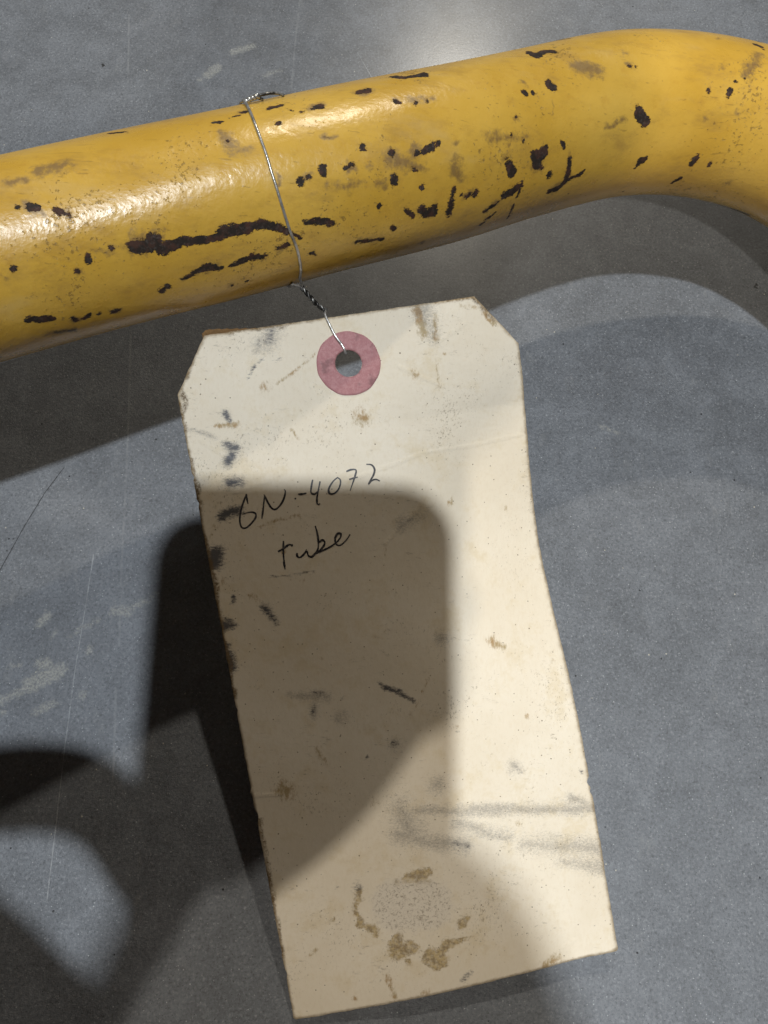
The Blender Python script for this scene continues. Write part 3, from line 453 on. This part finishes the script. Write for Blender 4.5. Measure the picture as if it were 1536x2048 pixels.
# handwriting in black ballpoint
ink = NT('black_ballpoint'); ink.set(Base_Color=ink.mix(ink.ramp(ink.noise(1.5, 3), .35, .7), (.010, .010, .014, 1), (.085, .075, .07, 1)), Roughness=.45)
def writing(name, strokes, width):
    parts = []
    for i, s in enumerate(strokes):
        P = catmull(s, 10) if len(s) > 2 else np.linspace(s[0], s[1], 8)
        T = np.gradient(P, axis=0); T /= np.maximum(np.linalg.norm(T, axis=1), 1e-9)[:, None]; Nn = np.stack([-T[:, 1], T[:, 0]], 1)
        x = np.linspace(0, 1, len(P)); w = width*(.62+.38*np.sin(np.pi*np.clip(x*1.05+.05, 0, 1))**.5)*(1+.18*np.sin(11*x+i*2.1))/2
        rows = [P-Nn*w[:, None], P, P+Nn*w[:, None]]
        of = (.035+.004*i, .045+.004*i, .035+.004*i)
        Vv = np.stack([tag3(r_[:, 0], r_[:, 1], o_) for r_, o_ in zip(rows, of)], 1).reshape(-1, 3)
        parts.append((Vv, grid_faces(len(P), 3, False).tolist()))
    v_, f_ = joined(parts); return mesh(name, v_, f_, ink.m, tag_root)
tag(writing('handwritten_number', NUMBER, .42), 'handwritten black 6N-4072')
tag(writing('handwritten_word', WORD, .46), 'handwritten black word tube')
# brown frayed ply showing behind the top left corner
fr = NT('brown_frayed_ply'); fr.set(Base_Color=fr.mix(fr.noise(1.0, 4, .7), (.10, .05, .015, 1), (.24, .13, .045, 1)), Roughness=.85, Normal=fr.bump(fr.noise(1.5, 4), .3))
xs = np.linspace(7.9, 21, 30); up = -1.25*np.clip(1-((xs-10.5)/10.5), 0, 1)*np.clip((xs-7.4)/1.2, 0, 1)+.1*np.sin(xs*3.1)+.06*np.sin(xs*7.7)
Vf = np.concatenate([tag3(xs, up, -.45), tag3(xs, np.full_like(xs, 1.2), -.42), tag3(xs, np.full_like(xs, 1.2), -.75), tag3(xs, up, -.8)])
tag(mesh('frayed_corner', Vf, np.concatenate([grid_faces(4, 30, False)])[:, ::-1], fr.m, tag_root), 'brown frayed ply behind the top left corner')

# ------------------------------------------------------------------ tie wire
w_ = NT('galvanised_wire'); wire_m = w_.set(Base_Color=w_.mix(w_.ramp(w_.noise(.5, 3), .4, .65), (.62, .60, .57, 1), (.40, .38, .34, 1)), Metallic=.75, Roughness=.30, Normal=w_.bump(w_.noise(1.2, 3), .1))
d_ = NT('tarnished_shaded_wire'); dark_m = d_.set(Base_Color=d_.mix(d_.ramp(d_.noise(.8, 3), .45, .65), (.045, .042, .04, 1), (.30, .29, .27, 1)), Metallic=.85, Roughness=.42)  # dark metal: own colour of the tails, painted-in tube shade on the neck
WR = .31
wroot = empty('tie_wire', KNOT0)
tag(wroot, 'thin galvanised tie wire looped round the yellow tube and through the tag hole', 'wire')
ws = np.array(WIRE); aa = np.linspace(WIRE[0][1], 13.5, 60); ss = np.interp(aa, ws[:, 1], ws[:, 0])+.12*np.sin(aa/3.0)+.1*np.sin(aa/7.7)
lift = WR*.9+.35*np.exp(-((aa-WIRE[0][1])/2.5)**2)+.12*np.sin(aa/5)**2
front = pipe_pt(ss, aa, lift); k0 = np.array(KNOT0)
front = np.concatenate([front, catmull([front[-1], (front[-1]+k0)/2+.1, k0], 8)[1:]])
mesh('front_strand', *tube(front, WR), wire_m, wroot)
ab_ = np.linspace(WIRE[0][1]-.4, -2*np.pi*TR_+15.5, 60); back = pipe_pt(np.full(60, WIRE[0][0])+.25*np.sin(ab_/9), ab_, WR*1.1)
back = np.concatenate([back, catmull([back[-1], (back[-1]+k0)/2+np.array([.2, .1, -.3]), k0+np.array([.2, .3, -.3])], 8)[1:]])
mesh('back_strand', *tube(back, WR), wire_m, wroot)
def twist(p0, p1, turns, rad, n=90, bow=0.0):
    p0, p1 = np.array(p0), np.array(p1); ax = p1-p0; L = np.linalg.norm(ax); ax = ax/L
    n1 = np.cross(ax, [.2, .3, 1]); n1 /= np.linalg.norm(n1); n2 = np.cross(ax, n1); x = np.linspace(0, 1, n)[:, None]
    c = p0+x*(p1-p0)+bow*np.sin(np.pi*x)*n1; out = []
    for ph in (0, np.pi):
        env = rad*(.85+.25*np.sin(9*x+ph))
        out.append(c+env*(np.cos(turns*2*np.pi*x+ph)*n1+np.sin(turns*2*np.pi*x+ph)*n2))
    return out
parts = [tube(q_, WR*.98, 8) for q_ in twist(KNOT0, KNOT1, 2.6, .34, bow=.5)]
mesh('twisted_neck', *joined(parts), dark_m, wroot)
k1 = np.array(KNOT1); he = tag3(HX-.35, HY-HR+.1, .55); hb = tag3(HX-.3, HY-HR+.15, -THICK-.45)
lp = catmull([k1, k1*.55+tag3(HX-3.4, HY-9.2, 1.0)*.45, tag3(HX-1.9, HY-6.6, .75), tag3(HX-.8, HY-4.4, .6), he, tag3(HX-.3, HY-HR+.75, 0), hb, tag3(HX-1.6, HY-5.5, -THICK-.5), tag3(HX-3.2, HY-9.6, -THICK-.5), k1+np.array([-.2, -.1, -.4])], 12)
mesh('hole_loop', *tube(lp, WR*.92), wire_m, wroot)
tp = [np.array(x) for x in TAIL]
parts = [tube(q_, WR*.95, 8) for q_ in twist(tp[0], tp[1], 2.2, .34)]
mesh('twisted_end', *joined(parts), wire_m, wroot)
tail = catmull(tp[1:-1], 12); mesh('loose_tail', *tube(tail, WR*.95), dark_m, wroot)
mesh('short_tail', *tube(np.linspace(tp[1]-np.array([1., .2, 0]), tp[-1], 6), WR), dark_m, wroot)

# ------------------------------------------------------------------ the phone and hands above, which cast the shadows on the tag and floor
def ph(x, y, w): return EYE+RIGHT*x+UP*y-FWD*w
def rounded(x0, x1, y0, y1, r, n=8):
    o = []
    for cx, cy, a0 in ((x1-r, y1-r, 0), (x0+r, y1-r, 90), (x0+r, y0+r, 180), (x1-r, y0+r, 270)):
        for k in range(n+1):
            a = math.radians(a0+90*k/n); o.append((cx+r*math.cos(a), cy+r*math.sin(a)))
    return o
def slab(name, outline, ws, mat, parent):
    """stack of outlines: ws = [(inset, w)]"""
    n = len(outline); c = np.mean(outline, axis=0); V_ = []
    for ins, w in ws:
        for x, y in outline:
            dx, dy = x-c[0], y-c[1]; L = math.hypot(dx, dy); V_.append(ph(x-dx/L*ins, y-dy/L*ins, w))
    F_ = grid_faces(len(ws), n, True).tolist()+[list(range(n)), [(len(ws)-1)*n+k for k in range(n)][::-1]]
    return mesh(name, V_, F_, mat, parent, smooth=False)
gl = NT('black_glass'); gl.set(Base_Color=(.012, .012, .014, 1), Roughness=.25)
mt = NT('graphite_case'); mt.set(Base_Color=mt.mix(mt.noise(.1), (.03, .032, .036, 1), (.045, .046, .05, 1)), Roughness=.5)
proot = empty('smartphone', ph(-16.8, -43, 8))
tag(proot, 'dark smartphone held above the scene, its rounded shadow lies on the tag', 'phone')
slab('case', rounded(-55.6, 22, -123.5, 37, 13.5), [(1.2, 4.2), (0, 5.4), (0, 11.2), (1.0, 12.2)], mt.m, proot)
slab('screen', rounded(-53.4, 19.8, -121.3, 34.8, 11.5), [(0, 12.25), (.3, 12.5)], gl.m, proot)
bump_o = slab('camera_bump', rounded(-19, 16, -13, 26, 9), [(.6, 1.7), (0, 2.4), (0, 4.15)], mt.m, proot)
for lx, ly in ((0, 0), (0, 17), (-11.5, 8.5)):
    slab('lens', rounded(lx-6.5, lx+6.5, ly-6.5, ly+6.5, 6.49), [(.5, .9), (0, 1.2), (0, 1.65)], gl.m, proot)
def skin():
    t = NT('skin'); b = t.mix(t.ramp(t.noise(.03, 4), .3, .7), (.46, .25, .17, 1), (.56, .33, .24, 1))
    b = t.mix(t.math('MULTIPLY', t.ramp(t.noise(.4, 4, .7), .5, .75), .3), b, (.38, .18, .12, 1))
    return t.set(Base_Color=b, Roughness=.5, Normal=t.bump(t.noise(1.2, 4, .6), .12), Subsurface_Weight=.1, Subsurface_Radius=(.004, .0015, .001), Subsurface_Scale=1.0)
skin_m = skin(); nail_m = NT('fingernail').set(Base_Color=(.62, .40, .33, 1), Roughness=.3)
cloth = NT('dark_cloth'); cloth.set(Base_Color=cloth.mix(cloth.noise(.8, 3), (.02, .022, .028, 1), (.035, .037, .045, 1)), Roughness=.9, Normal=cloth.bump(cloth.noise(2), .3))
def hand(name, chains, sleeve, label):
    root_p = ph(*chains[0][0][:3]); root = empty(name, root_p)
    parts = []; nails = []
    for c in chains:
        c = np.array(c, float); P = np.array([ph(*x[:3]) for x in c]); n = 9 if len(P) > 2 else 12
        Q = catmull(np.c_[P, c[:, 3]], n); parts.append(tube(Q[:, :3], Q[:, 3], 14))
        for e in (0, -1):                       # rounded ends
            cx, rr = Q[e, :3], Q[e, 3]; u_ = np.linspace(0, np.pi, 9)[:, None]; v_ = np.linspace(0, 2*np.pi, 14, endpoint=False)[None]
            sp = cx+rr*np.stack([np.sin(u_)*np.cos(v_), np.sin(u_)*np.sin(v_), np.cos(u_)*np.ones_like(v_)], -1)
            parts.append((sp.reshape(-1, 3), grid_faces(9, 14, True).tolist()))
        if len(c) >= 4 and c[-1, 3] < 9: nails.append((Q[-4, :3], Q[-1, :3], Q[-1, 3], c))
    v_, f_ = joined(parts); body = mesh('palm_and_fingers', v_, f_, skin_m, root)
    md = body.modifiers.new('blend', 'REMESH'); md.mode = 'VOXEL'; md.voxel_size = .0013; md.use_smooth_shade = True
    ms = body.modifiers.new('soften', 'SMOOTH'); ms.factor = .5; ms.iterations = 6
    for q0, q1, rr, c in nails:
        ax = q1-q0; ax /= np.linalg.norm(ax); out = -FWD*c[0][4] if len(c[0]) > 4 else -FWD
        out = out-(out@ax)*ax; out /= np.linalg.norm(out); sd = np.cross(ax, out); V_ = []
        for i in range(6):
            for j in range(7):
                a_ = (j/6-.5)*1.5; V_.append(q1+ax*(rr*(-.35+1.0*i/5))+(out*math.cos(a_)+sd*math.sin(a_))*(rr*(1.0-.10*(i/5)**2)))
        mesh('fingernail', V_, grid_faces(6, 7, False), nail_m, root)
    Q = catmull([ph(*x[:3]) for x in sleeve], 8); rad = np.interp(np.linspace(0, 1, len(Q)), np.linspace(0, 1, len(sleeve)), [x[3] for x in sleeve])
    mesh('sleeve', *tube(Q, rad*(1+.03*np.sin(np.arange(len(Q))*1.7)), 24), cloth.m, root)
    tag(root, label, 'hand', 'hands holding the phone'); return root
hand('hand', [
    [(-150, -88, 22, 19), (-128, -66, 20, 20), (-108, -70, 20, 15)],
    [(-190, -128, 26, 24), (-165, -102, 24, 22), (-138, -78, 21, 22)],
    [(-140, -92, 16, 18), (-120, -100, 12, 16), (-108, -108, 10, 12)],
    [(-124, -38, 18, 11.5), (-98, -34.6, 11, 10.8), (-75, -34.8, 4, 10.8), (-62, -42, -2, 9.6), (-53, -56, -5, 7.6)],
    [(-122, -68, 24, 13.5), (-96, -64.5, 22, 12.2), (-76, -77, 20, 11.4), (-56, -91.5, 19.5, 9.4)],
    [(-124, -86, 10, 11.5), (-100, -94, 0, 10), (-76, -95, -5, 9), (-52, -94, -4.2, 7.8)],
    [(-122, -102, 8, 11), (-100, -112, -1, 9.6), (-76, -113, -5, 8.6), (-54, -111, -4, 7.4)],
    [(-122, -114, 8, 10), (-104, -127, 0, 8.6), (-84, -130, -3, 7.6), (-66, -128, -3, 6.6)]],
    [(-178, -116, 25, 27), (-215, -155, 28, 34), (-275, -220, 34, 42), (-340, -290, 40, 48)],
    'hand pinching the left phone edge, its finger shadows fall at the lower left')
hand('hand', [
    [(0, -104, -14, 16), (-18.4, -121.6, -14, 20), (-39.6, -136.5, -13, 22)],
    [(-96, -220, -2, 25), (-85, -184, -8, 24), (-62, -149, -12, 23), (-44, -134, -13, 21)],
    [(-52, -100, -14, 15), (-48, -114, -14, 18), (-56, -132, -13, 20)],
    [(-84, -158, -8, 20), (-93, -138, 2, 17), (-86, -118, 10, 12), (-64, -105, 18, 9)],
    [(-44, -96, -14, 12), (-22, -74, -13, 10.2), (-4, -62, -8, 9.2), (10, -57, -5, 7.8)],
    [(-30, -100, -15, 12), (-6, -84, -14, 10.4), (8, -77, -9, 9.2), (15, -74, -5, 7.8)],
    [(-14, -102, -15, 12), (6, -94, -13, 9.8), (13, -92, -8, 9), (17, -91, -5, 7.6)],
    [(-4, -104, -14, 11), (6, -106, -11, 9), (11, -106, -7, 8), (15, -105, -4.5, 7)]],
    [(-94, -212, -3, 27.5), (-104, -245, 2, 34), (-122, -300, 10, 41), (-145, -370, 20, 47)],
    'hand wrapped behind the lower half of the phone, its wrist at the bottom left')

# head of the photographer, leaning over the screen
T_DIR = np.array([.015, -.136, 1.0])
hc = ph(-8, -114, 6)+T_DIR*235
ux, uy, uz = RIGHT, np.array([0, math.cos(.45), math.sin(.45)]), np.array([0, -math.sin(.45), math.cos(.45)])
def ball(c, rx, ry, rz, nu=18, nv=24):
    u_ = np.linspace(0, np.pi, nu)[:, None]; v_ = np.linspace(0, 2*np.pi, nv, endpoint=False)[None]
    q = np.stack([rx*np.sin(u_)*np.cos(v_), ry*np.sin(u_)*np.sin(v_), rz*np.cos(u_)*np.ones_like(v_)], -1).reshape(-1, 3)
    c = hc+ux*c[0]+uy*c[1]+uz*c[2]
    return c+q[:, :1]*ux+q[:, 1:2]*uy+q[:, 2:]*uz, grid_faces(nu, nv, True).tolist()
pr_ = empty('person', hc.tolist())
# local axes: y towards the crown, -z towards the face
V_, F_ = joined([ball((0, 6, 18), 58, 72, 74), ball((0, -38, -18), 44, 40, 46), ball((0, -14, -60), 8, 16, 15), ball((0, -21, -68), 10, 8, 9), ball((0, -46, -56), 20, 7, 9),
                 ball((0, -70, -40), 22, 14, 16), ball((-58, -8, 16), 6, 17, 12), ball((58, -8, 16), 6, 17, 12), ball((-20, -2, -48), 15, 9, 10), ball((20, -2, -48), 15, 9, 10), ball((-30, -40, 46), 46, 46, 44), ball((-80, -62, 66), 50, 48, 46), ball((-120, -80, 80), 50, 50, 50)])
hb_ = mesh('head', V_, F_, skin_m, pr_); md = hb_.modifiers.new('blend', 'REMESH'); md.mode = 'VOXEL'; md.voxel_size = .004; md.use_smooth_shade = True
ms = hb_.modifiers.new('soften', 'SMOOTH'); ms.factor = .5; ms.iterations = 5
hair_m = NT('brown_hair'); hair_m.set(Base_Color=hair_m.mix(hair_m.noise(.5, 4), (.02, .013, .009, 1), (.06, .038, .024, 1)), Roughness=.6, Normal=hair_m.bump(hair_m.noise(.8, 4, .6, hair_m.map(hair_m.mm(), (3, .4, .4))), 1.0))
V_, F_ = joined([ball((0, 12, 24), 60, 73, 74), ball((0, 34, 0), 52, 46, 62)]); hh_ = mesh('hair', V_, F_, hair_m.m, pr_)
md = hh_.modifiers.new('blend', 'REMESH'); md.mode = 'VOXEL'; md.voxel_size = .004; md.use_smooth_shade = True
eye_m = NT('eye'); eye_m.set(Base_Color=(.75, .73, .70, 1), Roughness=.2); iris_m = NT('iris'); iris_m.set(Base_Color=(.05, .03, .02, 1), Roughness=.2)
for sx in (-20, 20):
    e_ = mesh('eye', *ball((sx, -4, -52), 9, 6, 8, 10, 14), eye_m.m, pr_); mesh('iris', *ball((sx, -4, -58.5), 4, 4, 2.2, 8, 12), iris_m.m, e_)
tag(pr_, 'person leaning over the phone screen, only the edge of the shadow shows', 'person')
V_, F_ = joined([ball((-170, -100, 95), 60, 75, 70), ball((-260, -150, 110), 110, 120, 110)]); mesh('shirt', V_, F_, cloth.m, pr_)
